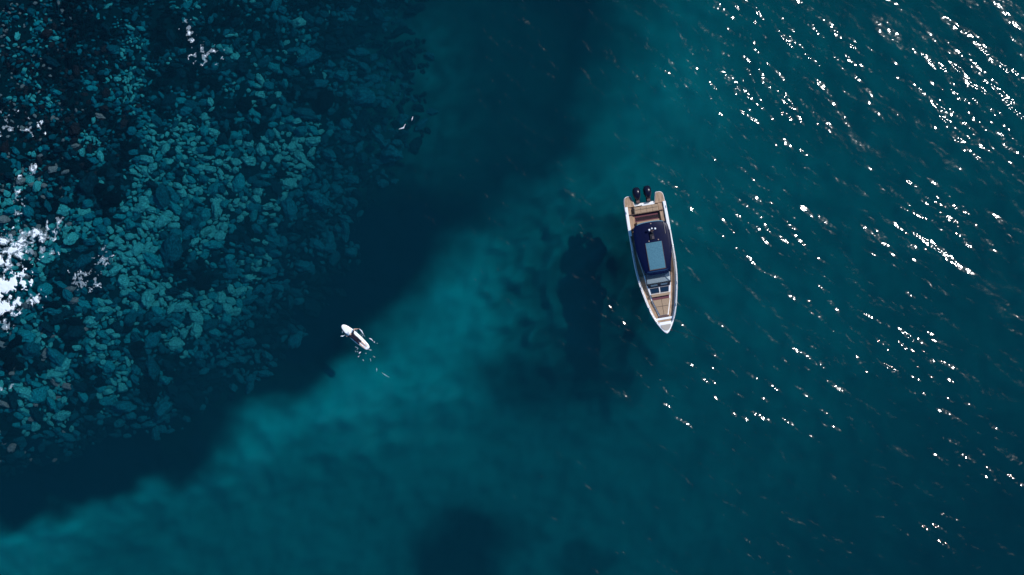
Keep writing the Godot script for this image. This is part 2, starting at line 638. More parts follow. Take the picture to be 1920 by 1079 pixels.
# ================================================================ solid builders
# A slab: stations [s, left, right, y] in boat pixels (y in metres), N columns, a crown in metres, edges rounded by e metres, th thick.
func slab(st: Array, th: float, crown := 0.0, e := 0.0, smooth := false, k := BK) -> ArrayMesh:
	var rows := []
	var us := [-1.0, -0.5, 0.0, 0.5, 1.0]
	if crown != 0.0:
		us = [-1.0, -0.85, -0.6, -0.3, 0.0, 0.3, 0.6, 0.85, 1.0]
	var stations := st.duplicate()
	if e > 0.0:      # a narrow row just inside each end and a column just inside each side
		var a = st[0]
		var b = st[1]
		var f: float = minf(0.45, e / k / maxf(0.01, absf(b[0] - a[0])))
		stations.insert(1, [lerpf(a[0], b[0], f), lerpf(a[1], b[1], f), lerpf(a[2], b[2], f), lerpf(a[3], b[3], f)])
		a = st[-1]
		b = st[-2]
		f = minf(0.45, e / k / maxf(0.01, absf(b[0] - a[0])))
		stations.insert(stations.size() - 1, [lerpf(a[0], b[0], f), lerpf(a[1], b[1], f), lerpf(a[2], b[2], f), lerpf(a[3], b[3], f)])
	var ns := stations.size()
	for i in ns:
		var s = stations[i]
		var w: float = (s[2] - s[1]) * 0.5
		var c: float = (s[2] + s[1]) * 0.5
		var cols := us.duplicate()
		if e > 0.0:
			var inset: float = clampf(1.0 - e / k / maxf(w, 0.01), 0.3, 0.999)
			cols = [-1.0, -inset] + us.slice(1, us.size() - 1).map(func(u): return u * inset) + [inset, 1.0]
		var row := PackedVector3Array()
		for j in cols.size():
			var y: float = s[3] + crown * (1.0 - cols[j] * cols[j])
			if e > 0.0 and (j == 0 or j == cols.size() - 1 or i == 0 or i == ns - 1):
				y -= e * 0.7
			row.append(Vector3((c + cols[j] * w) * k, y, s[0] * k))
		rows.append(row)
	var t := SurfaceTool.new()
	t.begin(Mesh.PRIMITIVE_TRIANGLES)
	var nc: int = rows[0].size()
	t.set_smooth_group(0 if smooth else -1)
	for i in ns - 1:
		for j in nc - 1:
			quad(t, rows[i][j], rows[i][j + 1], rows[i + 1][j + 1], rows[i + 1][j])
	t.set_smooth_group(-1)
	var low := func(p: Vector3) -> Vector3: return Vector3(p.x, p.y - th, p.z)
	for i in ns - 1:
		quad(t, rows[i][0], rows[i + 1][0], low.call(rows[i + 1][0]), low.call(rows[i][0]))
		quad(t, rows[i + 1][nc - 1], rows[i][nc - 1], low.call(rows[i][nc - 1]), low.call(rows[i + 1][nc - 1]))
		for j in nc - 1:
			quad(t, low.call(rows[i + 1][j]), low.call(rows[i + 1][j + 1]), low.call(rows[i][j + 1]), low.call(rows[i][j]))
	for j in nc - 1:
		quad(t, rows[0][j + 1], rows[0][j], low.call(rows[0][j]), low.call(rows[0][j + 1]))
		quad(t, rows[ns - 1][j], rows[ns - 1][j + 1], low.call(rows[ns - 1][j + 1]), low.call(rows[ns - 1][j]))
	t.generate_normals()
	return t.commit()


func quad(t: SurfaceTool, a: Vector3, b: Vector3, c: Vector3, d: Vector3) -> void:   # clockwise seen from outside
	t.add_vertex(a)
	t.add_vertex(b)
	t.add_vertex(c)
	t.add_vertex(a)
	t.add_vertex(c)
	t.add_vertex(d)


func box(s0: float, s1: float, t0: float, t1: float, y0: float, y1: float, e := 0.0) -> ArrayMesh:
	return slab([[s0, t0, t1, y1], [s1, t0, t1, y1]], y1 - y0, 0.0, e)


# A tube of circular section through points; radii may vary.
func tube(pts: PackedVector3Array, radius: float, sides := 8, radii = null, flat := 1.0) -> ArrayMesh:
	var v := PackedVector3Array()
	var idx := PackedInt32Array()
	var n := pts.size()
	for i in n:
		var d := (pts[mini(i + 1, n - 1)] - pts[maxi(i - 1, 0)]).normalized()
		var side := d.cross(Vector3.UP)
		side = side.normalized() if side.length() > 0.05 else Vector3.RIGHT
		var up := side.cross(d)
		var r: float = radii[i] if radii != null else radius
		for j in sides:
			var a := TAU * j / sides
			v.append(pts[i] + side * cos(a) * r + up * sin(a) * r * flat)
	for i in n - 1:
		for j in sides:
			var a := i * sides + j
			var b := i * sides + (j + 1) % sides
			idx.append_array([a, b, a + sides, b, b + sides, a + sides])
	for j in range(1, sides - 1):
		idx.append_array([0, j + 1, j, (n - 1) * sides, (n - 1) * sides + j, (n - 1) * sides + j + 1])
	# make the fronts face outwards
	var c := (pts[0] + pts[1]) * 0.5
	var f := (v[idx[2]] - v[idx[0]]).cross(v[idx[1]] - v[idx[0]])
	if f.dot((v[idx[0]] + v[idx[1]] + v[idx[2]]) / 3.0 - c) < 0.0:
		for i in range(0, idx.size(), 3):
			var q := idx[i + 1]
			idx[i + 1] = idx[i + 2]
			idx[i + 2] = q
	return arr_mesh(v, idx, smooth_normals(v, idx))


# Rings of points (all of one count) joined into a skin; ends closed by fans.
func loft(rings: Array, caps := true, closed := true) -> ArrayMesh:
	var v := PackedVector3Array()
	var idx := PackedInt32Array()
	var n: int = rings[0].size()
	for r in rings:
		v.append_array(r)
	for i in rings.size() - 1:
		for j in (n if closed else n - 1):
			var a := i * n + j
			var b := i * n + (j + 1) % n
			idx.append_array([a, b, a + n, b, b + n, a + n])
	if caps:
		for e in [0, rings.size() - 1]:
			var mid := Vector3.ZERO
			for p in rings[e]:
				mid += p / n
			var m := v.size()
			v.append(mid)
			for j in n:
				if e == 0:
					idx.append_array([m, e * n + (j + 1) % n, e * n + j])
				else:
					idx.append_array([m, e * n + j, e * n + (j + 1) % n])
	var inside := Vector3.ZERO
	for p in rings[rings.size() / 2]:
		inside += p / n
	var vote := 0.0
	for i in range(0, mini(idx.size(), (rings.size() - 1) * n * 6), 3):
		var f := (v[idx[i + 2]] - v[idx[i]]).cross(v[idx[i + 1]] - v[idx[i]])
		vote += f.dot(v[idx[i]] - inside)
	if vote < 0.0:
		for i in range(0, idx.size(), 3):
			var q := idx[i + 1]
			idx[i + 1] = idx[i + 2]
			idx[i + 2] = q
	return arr_mesh(v, idx, smooth_normals(v, idx))


# ================================================================ the boat
const BEAM := [[-4, 34], [2, 36.5], [10, 38.2], [18, 38.8], [45, 39.3], [75, 39.5], [110, 39.6], [132, 39.2], [150, 38.0], [167, 35.9], [185, 32.6], [202, 29.0], [217, 25.2], [230, 20.8], [241, 16.0], [250, 11.0], [256, 7.2], [260, 4.0], [262.6, 0.4]]
const SHEER := [[-4, 0.86], [60, 0.95], [150, 1.12], [263, 1.34]]


func beam(s: float) -> float:
	return curve_s(BEAM, s)


func sheer(s: float) -> float:
	return curve(SHEER, s)


func ball_at(p: Vector3, r: float, flat := 1.0) -> ArrayMesh:
	var rings := []
	for i in range(1, 8):
		var a := PI * i / 8.0
		var ring := PackedVector3Array()
		for j in 12:
			var b := TAU * j / 12.0
			ring.append(p + Vector3(cos(b) * sin(a) * r, cos(a) * r * flat, sin(b) * sin(a) * r))
		rings.append(ring)
	return loft(rings)


func rail_path(s0: float, s1: float, side: float, inset: float, up: float, n := 24) -> PackedVector3Array:
	var p := PackedVector3Array()
	for i in n + 1:
		var s := lerpf(s0, s1, float(i) / n)
		p.append(Vector3(side * (beam(s) - inset) * BK, sheer(s) + up, s * BK))
	return p


func _boat() -> void:
	var b := thing("motor_boat", "white twin engine motor boat with navy hardtop and tan decks floating on the open sea", "boat")
	var at := world_at(1207.0, 366.2, 1.0)
	b.position = Vector3(at.x, 0.0, at.z)
	b.rotation.y = deg_to_rad(9.5)
	var W: Material = M.white_gelcoat

	# hull: sections from keel to rail, from the transom to the stem
	var rings := []
	for i in 40:
		var s := lerpf(18.0, 262.0, pow(i / 39.0, 0.85))
		var w := beam(s) * BK
		var ys := sheer(s)
		var fine := smoothstep(120.0, 262.0, s)
		var keel := lerpf(-0.62, -0.05, pow(fine, 2.2))
		var chine := lerpf(-0.08, 0.55, pow(fine, 1.5))
		var wc := w * lerpf(0.90, 0.55, fine)
		var ring := PackedVector3Array()
		for q in [[-1.0, ys], [-0.985, ys - 0.12]]:
			ring.append(Vector3(q[0] * w, q[1], s * BK))
		ring.append(Vector3(-lerpf(w, wc, 0.45), lerpf(ys, chine, 0.55), s * BK))
		ring.append(Vector3(-wc, chine, s * BK))
		ring.append(Vector3(-wc * 0.55, lerpf(keel, chine, 0.5), s * BK))
		ring.append(Vector3(0, keel, s * BK))
		ring.append(Vector3(wc * 0.55, lerpf(keel, chine, 0.5), s * BK))
		ring.append(Vector3(wc, chine, s * BK))
		ring.append(Vector3(lerpf(w, wc, 0.45), lerpf(ys, chine, 0.55), s * BK))
		for q in [[0.985, ys - 0.12], [1.0, ys]]:
			ring.append(Vector3(q[0] * w, q[1], s * BK))
		rings.append(ring)
	var hull := put("hull", loft(rings, false, false), W, b)
	# transom
	var tr := SurfaceTool.new()
	tr.begin(Mesh.PRIMITIVE_TRIANGLES)
	tr.set_smooth_group(-1)
	for j in range(1, 10):
		tr.add_vertex(rings[0][0])
		tr.add_vertex(rings[0][j + 1])
		tr.add_vertex(rings[0][j])
	tr.generate_normals()
	put("transom", tr.commit(), W, hull)

	# decks
	var st := []
	for i in 13:
		var s := lerpf(18.3, 150.0, i / 12.0)
		st.append([s, -(beam(s) - 1.5), beam(s) - 1.5, 0.52])
	put("cockpit_floor", slab(st, 0.1), M.teak, b)
	st = []
	for i in 15:
		var s := lerpf(150.2, 246.0, i / 14.0)
		st.append([s, -(beam(s) - 1.8), beam(s) - 1.8, lerpf(0.70, 0.98, i / 14.0)])
	put("foredeck", slab(st, 0.1), M.teak, b)

	# gunwales: broad white aft, narrower forward with a teak strip and a rail
	for side in [-1.0, 1.0]:
		var aft := []
		for i in 9:
			var s := lerpf(17.0, 72.0, i / 8.0)
			aft.append([s, beam(s) - 5.4, beam(s) + 0.1, sheer(s) + 0.05] if side > 0 else [s, -beam(s) - 0.1, -beam(s) + 5.4, sheer(s) + 0.05])
		put("aft_bulwark_cap", slab(aft, 0.24, 0.0, 0.03), M.white_gelcoat, b)
		var cap := []
		for i in 27:
			var s := lerpf(72.1, 250.0, i / 26.0)
			var wd := lerpf(2.2, 2.6, i / 26.0)
			cap.append([s, beam(s) - wd, beam(s) + 0.1, sheer(s) + 0.02] if side > 0 else [s, -beam(s) - 0.1, -beam(s) + wd, sheer(s) + 0.02])
		put("gunwale", slab(cap, 0.16, 0.0, 0.015), W, b)
		var inner := []
		for i in 27:
			var s := lerpf(74.0, 246.0, i / 26.0)
			var y := lerpf(0.78, 1.16, i / 26.0)
			inner.append([s, beam(s) - 4.1, beam(s) - 3.2, y + 0.02] if side > 0 else [s, -beam(s) + 3.2, -beam(s) + 4.1, y + 0.02])
		put("inner_moulding", slab(inner, 0.3), W, b)
		put("hand_rail", tube(rail_path(100.0, 240.0, side, 1.3, 0.12), 0.016, 6), M.steel, b)
		for s in [100.5, 128.0, 156.0, 184.0, 212.0, 239.0]:
			put("rail_post", tube(PackedVector3Array([Vector3(side * (beam(s) - 1.3) * BK, sheer(s), s * BK), Vector3(side * (beam(s) - 1.3) * BK, sheer(s) + 0.12, s * BK)]), 0.013, 6), M.steel, b)
		# boarding gate let into the side
		var gate := []
		for i in 4:
			var s := lerpf(72.5, 84.0, i / 3.0)
			gate.append([s, beam(s) - 6.4, beam(s) - 3.9, 0.93] if side > 0 else [s, -beam(s) + 3.9, -beam(s) + 6.4, 0.93])
		put("side_gate", slab(gate, 0.34, 0.0, 0.01), M.teak_dark, b)
		for s in [28.0, 172.0, 212.0]:
			var c := put("cleat", box(s - 2.4, s + 2.4, side * (beam(s) - 1.4) - 0.35, side * (beam(s) - 1.4) + 0.35, sheer(s) + 0.06, sheer(s) + 0.10), M.steel if s < 100 else M.black_plastic, b)
			c.set_meta("label", "small mooring cleat on the rail")
	# bow
	var cap := []
	for i in 12:
		var s := lerpf(243.0, 262.4, i / 11.0)
		cap.append([s, -beam(s) - 0.1, beam(s) + 0.1, sheer(s) + 0.03])
	put("bow_cap", slab(cap, 0.22, 0.03, 0.02), W, b)
	var lk := []
	for q in [[245.6, 9.2], [248.0, 9.3], [251.0, 8.0], [254.0, 5.9], [256.0, 3.6], [257.2, 1.0]]:
		lk.append([q[0], -q[1], q[1], 1.40])
	put("anchor_locker", slab(lk, 0.03, 0.0, 0.005), mat("grey_teak", lin(0.40, 0.355, 0.31), 0.8, 0.2), b)
	put("anchor_roller", box(255.0, 259.0, 8.4, 10.2, 1.2, 1.46), M.black_plastic, b)
	# steps up to the bow: white noses, tan treads
	for q in [[232.3, 236.2, 1.12, 17.2, 14.6], [240.2, 243.6, 1.26, 12.8, 11.2]]:
		var step := []
		for i in 7:
			var u := i / 3.0 - 1.0
			step.append(u)
		var sg := []
		sg.append([q[0], -q[3] + 1.0, q[3] - 1.0, q[2]])
		sg.append([q[1], -q[4], q[4], q[2]])
		put("bow_step", slab(sg, 0.35, 0.02, 0.02), M.white_gelcoat, b)
	put("bow_tread", slab([[236.3, -14.2, 14.2, 1.10], [240.1, -12.0, 12.0, 1.10]], 0.2), M.teak, b)

	# fore sun pad on its white moulding
	put("pad_base", slab([[187.5, -19.5, 19.5, 0.96], [197.0, -18.2, 18.2, 0.96], [230.0, -8.8, 8.8, 1.06]], 0.4, 0.0, 0.02), W, b)
	put("pad_backrest", slab([[187.2, -17.8, 17.8, 1.30], [191.6, -17.2, 17.2, 1.30]], 0.38, 0.0, 0.03), M.tan_fabric, b)
	put("backrest_shade", slab([[191.8, -16.8, 16.8, 1.02], [197.6, -15.6, 15.6, 1.02]], 0.1), M.maroon, b)  # dark red strip painted where the backrest throws its shadow
	var panels := [[197.8, 210.6, -16.2, -0.25], [197.8, 210.6, 0.25, 16.2], [211.2, 227.6, -11.6, -0.25], [211.2, 227.6, 0.25, 11.6]]
	for q in panels:
		var f0: float = lerpf(16.4, 7.2, (q[0] - 197.8) / 29.8)
		var f1: float = lerpf(16.4, 7.2, (q[1] - 197.8) / 29.8)
		var l0: float = -f0 if q[2] < -1.0 else q[2]
		var l1: float = -f1 if q[2] < -1.0 else q[2]
		var r0: float = f0 if q[3] > 1.0 else q[3]
		var r1: float = f1 if q[3] > 1.0 else q[3]
		put("sun_pad", slab([[q[0], l0, r0, 1.16], [q[1], l1, r1, 1.16]], 0.16, 0.0, 0.02), M.tan_fabric, b)
	put("fore_footwell", slab([[228.2, -8.6, 8.6, 1.075], [231.8, -10.4, 10.4, 1.075]], 0.1), M.teak_dark, b)

	# cabin top: hatches in white frames, dark brow, pale band under the windscreen
	put("cabin_trunk", slab([[149.0, -25.0, 25.0, 1.24], [168.0, -23.0, 23.0, 1.26], [187.0, -19.6, 19.6, 1.10]], 0.6, 0.02, 0.03), W, b)
	for side in [-1.0, 1.0]:
		var h := put("deck_hatch", slab([[174.6, minf(side * 0.9, side * 18.4), maxf(side * 0.9, side * 18.4), 1.245], [185.4, minf(side * 0.9, side * 16.4), maxf(side * 0.9, side * 16.4), 1.175]], 0.05, 0.0, 0.01), M.grey_metal, b)
		put("pane", slab([[175.4, minf(side * 1.6, side * 17.6), maxf(side * 1.6, side * 17.6), 1.262], [184.6, minf(side * 1.6, side * 15.8), maxf(side * 1.6, side * 15.8), 1.196]], 0.02), M.dark_glass, h)
	put("windscreen_brow", slab([[165.8, -22.0, 22.0, 1.36], [169.5, -21.6, 21.6, 1.34], [174.0, -20.2, 20.2, 1.28]], 0.1, 0.02, 0.01), M.black_plastic, b)
	for side in [-1.0, 1.0]:
		put("brow_vent", slab([[168.6, minf(side * 3.0, side * 16.0), maxf(side * 3.0, side * 16.0), 1.385], [171.6, minf(side * 3.0, side * 15.4), maxf(side * 3.0, side * 15.4), 1.345]], 0.02), mat("vent_grey", lin(0.06, 0.10, 0.14), 0.5), b)
	put("dashboard", slab([[150.0, -23.0, 23.0, 1.36], [157.6, -22.4, 22.4, 1.38]], 0.1), mat("dash_blue", lin(0.022, 0.07, 0.14), 0.5), b)
	var band := []
	for i in 5:
		band.append([157.8 + i * 2.0, -21.8, 21.8, 1.39 - 0.005 * i])
	put("windscreen_band", slab(band, 0.06, 0.03, 0.01, true), M.pale_band, b)
	var ws := []
	for i in 6:
		var u := i / 5.0
		ws.append([lerpf(146.0, 167.4, u), -lerpf(22.6, 22.2, u), lerpf(22.6, 22.2, u), lerpf(2.17, 1.42, pow(u, 1.2))])
	put("windscreen", slab(ws, 0.012, 0.05, 0.0, true), M.tinted_glass, b)
	for side in [-1.0, 1.0]:
		put("windscreen_pillar", tube(PackedVector3Array([Vector3(side * 22.8 * BK, 2.18, 146.0 * BK), Vector3(side * 23.0 * BK, 1.8, 158.0 * BK), Vector3(side * 22.6 * BK, 1.36, 168.4 * BK)]), 0.035, 6), M.black_plastic, b)
	# cabin sides under the roof
	for side in [-1.0, 1.0]:
		var wall := []
		for q in [[86.0, 30.4], [110.0, 29.6], [130.0, 26.8], [149.0, 23.6]]:
			wall.append([q[0], q[1] - 0.5 if side > 0 else -q[1] - 0.5, q[1] + 0.5 if side > 0 else -q[1] + 0.5, 2.12])
		var sw := put("side_window", slab(wall, 0.85), M.dark_glass, b)
		var low := []
		for q in wall:
			low.append([q[0], q[1] - 0.2, q[2] + 0.2, 1.26])
		put("sill", slab(low, 0.74), W, sw)
		put("roof_pillar", slab([[58.0, side * 29.0 - 1.0, side * 29.0 + 1.0, 2.12], [64.0, side * 30.0 - 1.0, side * 30.0 + 1.0, 2.12]], 1.5), M.navy_gelcoat, b)

	# hardtop
	var outline := [[52.3, 20.0], [53.2, 23.5], [55.0, 27.5], [58.0, 30.6], [62.0, 32.3], [70.0, 33.4], [85.0, 33.8], [100.0, 33.6], [112.0, 31.8], [126.0, 28.4], [138.0, 25.6], [146.0, 23.2], [149.0, 20.5], [150.4, 15.0]]
	var rf := []
	for q in outline:
		var dip := 0.10 * pow(clampf((q[0] - 110.0) / 40.0, 0.0, 1.0), 2.0) + 0.05 * pow(clampf((66.0 - q[0]) / 14.0, 0.0, 1.0), 2.0)
		rf.append([q[0], -q[1], q[1], 2.20 - dip])
	var roof := put("hardtop", slab(rf, 0.09, 0.09, 0.03, true), M.navy_gelcoat, b)
	# pale trim along the aft edge and a grey strip on the starboard side
	var trim := PackedVector3Array()
	for i in 13:
		var u := i / 6.0 - 1.0
		trim.append(Vector3(u * 24.5 * BK, 2.19 + 0.04 * (1.0 - u * u), (51.9 + 2.6 * pow(absf(u), 3.0)) * BK))
	put("aft_trim", tube(trim, 0.035, 6), mat("trim_blue", lin(0.10, 0.22, 0.29), 0.5), roof)
	put("rail_trim", tube(PackedVector3Array([Vector3(25.0 * BK, 2.25, 55.0 * BK), Vector3(25.6 * BK, 2.262, 64.0 * BK), Vector3(25.4 * BK, 2.265, 78.0 * BK)]), 0.02, 6), M.grey_metal, roof)
	put("sunroof", slab([[90.4, -14.4, 15.6, 2.325], [100.0, -14.4, 15.6, 2.328], [128.0, -14.2, 15.4, 2.305], [140.4, -14.0, 15.2, 2.265]], 0.04, 0.02, 0.012), M.blue_grey_fabric, b)
	for q in [[90.4, 140.4, -15.0, -14.4], [90.4, 140.4, 15.6, 16.2]]:
		put("sunroof_rail", slab([[q[0], q[2], q[3], 2.33], [110.0, q[2], q[3], 2.335], [q[1], q[2], q[3], 2.272]], 0.06), M.teak_dark, b)
	put("sunroof_rail", box(140.6, 141.6, -15.0, 16.2, 2.2, 2.272), M.teak_dark, b)
	var visor := []
	for i in 4:
		visor.append([143.2 + i * 0.7, -20.5 + i * 0.5, 20.5 - i * 0.5, 2.165 - i * 0.01])
	put("roof_lip", slab(visor, 0.03, 0.095, 0.0, true), mat("lip_blue", lin(0.012, 0.035, 0.09), 0.3), roof)
	# mast and aerials on the roof
	var mast := put("radar_mast", box(74.0, 85.5, -4.2, 3.6, 2.26, 2.40, 0.03), M.black_plastic, b)
	put("mast_arm", box(70.5, 73.8, -1.0, 2.6, 2.28, 2.62, 0.02), M.black_plastic, mast)
	put("mast_plate", box(78.5, 84.5, -1.2, 3.2, 2.402, 2.46, 0.01), mat("mast_brown", lin(0.05, 0.03, 0.04), 0.6), mast)
	put("mast_bar", tube(PackedVector3Array([Vector3(-5.0 * BK, 2.55, 68.0 * BK), Vector3(0.6 * BK, 2.6, 70.0 * BK), Vector3(6.6 * BK, 2.55, 67.4 * BK)]), 0.03, 6), M.teak_dark, mast)
	for q in [[66.9, -4.4, 0.085], [65.0, 0.8, 0.07], [66.2, 6.8, 0.085]]:
		put("aerial_dome", ball_at(Vector3(q[1] * BK, 2.66, q[0] * BK), q[2], 0.9), M.white_cushion, mast)
	put("aerial_stem", tube(PackedVector3Array([Vector3(-4.3 * BK, 2.62, 69.6 * BK), Vector3(-4.4 * BK, 2.64, 67.0 * BK)]), 0.035, 6), M.grey_metal, mast)
	for q in [[87.4, -7.4], [87.0, 10.2], [55.6, 1.2]]:
		put("roof_light", ball_at(Vector3(q[1] * BK, 2.31 if q[0] > 60.0 else 2.27, q[0] * BK), 0.055, 0.7), mat("light_tan", lin(0.30, 0.20, 0.17), 0.4), b)

	# aft cockpit: bench with its back to the engines, footwell, facing seat edge
	var bench := put("aft_bench", box(20.0, 33.0, -22.5, 23.0, 0.5, 1.02, 0.04), M.tan_fabric, b)
	for q in [[21.2, 25.4], [26.2, 32.2]]:
		for i in 4:
			put("cushion", box(q[0], q[1], -21.6 + i * 11.1, -10.9 + i * 11.1, 1.0, 1.05 + (0.05 if q[0] < 24 else 0.0), 0.025), M.tan_fabric, bench)
	put("footwell_shade", box(33.1, 47.6, -22.5, 23.0, 0.50, 0.545), M.maroon, b)  # dark red stands in for the bench's shadow on the floor
	# dark bars added to imitate dappled sun and shade on the floor
	for i in 19:
		var t0 := -20.6 + i * 2.3
		put("dapple_bar", box(39.2, 45.4, t0, t0 + 1.1, 0.56, 0.60), M.black_plastic, b)
	put("dapple_frame", box(38.4, 39.1, -21.0, 21.8, 0.56, 0.605), M.maroon, b)
	put("helm_bench", box(48.0, 55.0, -21.0, 21.5, 0.5, 0.98, 0.03), M.tan_fabric, b)
	for side in [-1.0, 1.0]:
		put("side_locker", slab([[33.0, side * 30.0 - 5.0, side * 30.0 + 3.0, 0.80], [60.0, side * 30.0 - 4.0, side * 30.0 + 3.4, 0.80]], 0.28, 0.0, 0.02), M.teak, b)
		put("cross_panel", box(32.0, 33.0, minf(side * 23.2, side * 33.0), maxf(side * 23.2, side * 33.0), 0.5, 0.98), M.teak_dark, b)

	# swim platforms beside the engine well
	for side in [-1.0, 1.0]:
		var pl := []
		for q in [[-2.8, 23.4, 31.0], [-1.6, 23.1, 34.4], [1.0, 22.4, 36.6], [5.0, 21.4, 37.7], [10.0, 20.2, 38.2], [18.0, 18.6, 38.4], [20.0, 18.4, 38.4]]:
			pl.append([q[0], q[1] if side > 0 else -q[2], q[2] if side > 0 else -q[1], 0.62])
		var bodyp := put("swim_platform", slab(pl, 0.5, 0.0, 0.02), W, b)
		var tk := []
		for q in pl:
			tk.append([q[0] + (0.8 if q[0] < 0 else 0.0), q[1] + 0.7, q[2] - 0.7, 0.636])
		put("teak_top", slab(tk, 0.03), M.teak, bodyp)
		put("platform_step", slab([[18.2, side * 30.5 - 6.6, side * 30.5 + 2.6, 0.80], [31.9, side * 30.5 - 6.6, side * 30.5 + 2.4, 0.80]], 0.3, 0.0, 0.015), M.teak, b)
	put("engine_shelf", box(13.2, 18.2, -19.0, 18.0, 0.2, 0.46, 0.02), W, b)
	put("transom_rail", box(16.8, 19.6, -6.5, 17.6, 0.6, 0.88, 0.02), M.white_cushion, b)

	# two outboard engines
	for q in [[-12.2, -5.2], [8.2, -5.2]]:
		var mo := Node3D.new()
		mo.name = "outboard_motor"
		b.add_child(mo, true)
		mo.position = Vector3(q[0] * BK, 0.0, q[1] * BK)
		var rr := []
		# along the engine: [s, half width, top, bottom]
		for c in [[-11.6, 0.6, 1.02, 0.92], [-11.2, 3.4, 1.13, 0.8], [-9.5, 5.6, 1.22, 0.68], [-6.0, 7.0, 1.30, 0.6], [-1.5, 7.2, 1.34, 0.58], [3.0, 6.5, 1.31, 0.58], [7.0, 5.2, 1.23, 0.6], [10.0, 3.8, 1.12, 0.64], [12.0, 2.6, 1.0, 0.72], [12.6, 0.6, 0.9, 0.8]]:
			var ring := PackedVector3Array()
			for j in 20:
				var a := TAU * j / 20.0
				var cx := cos(a)
				var cy := sin(a)
				cx = signf(cx) * pow(absf(cx), 0.75)
				cy = signf(cy) * pow(absf(cy), 0.75)
				ring.append(Vector3(cx * c[1] * BK, (c[2] + c[3]) * 0.5 + cy * (c[2] - c[3]) * 0.5, c[0] * BK))
			rr.append(ring)
		put("cowl", loft(rr), M.motor_black, mo)
		put("cowl_band", slab([[-10.6, -4.9, 4.9, 0.80], [-5.0, -7.5, 7.5, 0.80], [2.0, -7.3, 7.3, 0.80], [9.0, -4.9, 4.9, 0.80], [12.6, -3.0, 3.0, 0.80]], 0.05), M.teak_dark, mo)
		put("mid_section", box(-3.0, 7.5, -2.2, 2.2, -0.35, 0.6, 0.02), M.motor_black, mo)
		put("cavitation_plate", slab([[-8.0, -2.0, 2.0, -0.33], [-4.0, -4.0, 4.0, -0.33], [8.0, -2.2, 2.2, -0.33]], 0.03), M.motor_black, mo)
		put("gear_case", tube(PackedVector3Array([Vector3(0, -0.72, -0.3), Vector3(0, -0.72, -0.05), Vector3(0, -0.72, 0.25), Vector3(0, -0.72, 0.4)]), 0.08, 8, [0.05, 0.085, 0.08, 0.02]), M.motor_black, mo)
		put("skeg", box(-2.0, 5.5, -0.5, 0.5, -0.95, -0.35), M.motor_black, mo)
		put("bracket", box(10.2, 18.6, -4.0, 4.0, 0.35, 0.82, 0.02), M.black_plastic, mo)
		put("bracket_plate", box(13.0, 17.4, -3.0, 3.0, 0.824, 0.87, 0.01), M.teak_dark, mo)

	# anchor line over the bow
	var p0 := b.transform * Vector3(9.3 * BK, 1.36, 257.5 * BK)
	var p1 := world_at(1302.0, 631.0, -0.3)
	var line := PackedVector3Array()
	for i in 13:
		var u := i / 12.0
		var p := p0.lerp(p1, u)
		p.y = lerpf(p0.y, -0.3, u) - 0.25 * sin(PI * u)
		line.append(p)
	line.append(p1 + Vector3(1.6, -2.0, 0.7))
	tag(put("anchor_line", tube(line, 0.011, 5), M.rope), "thin dark anchor line running from the boat's bow down into the water", "rope")


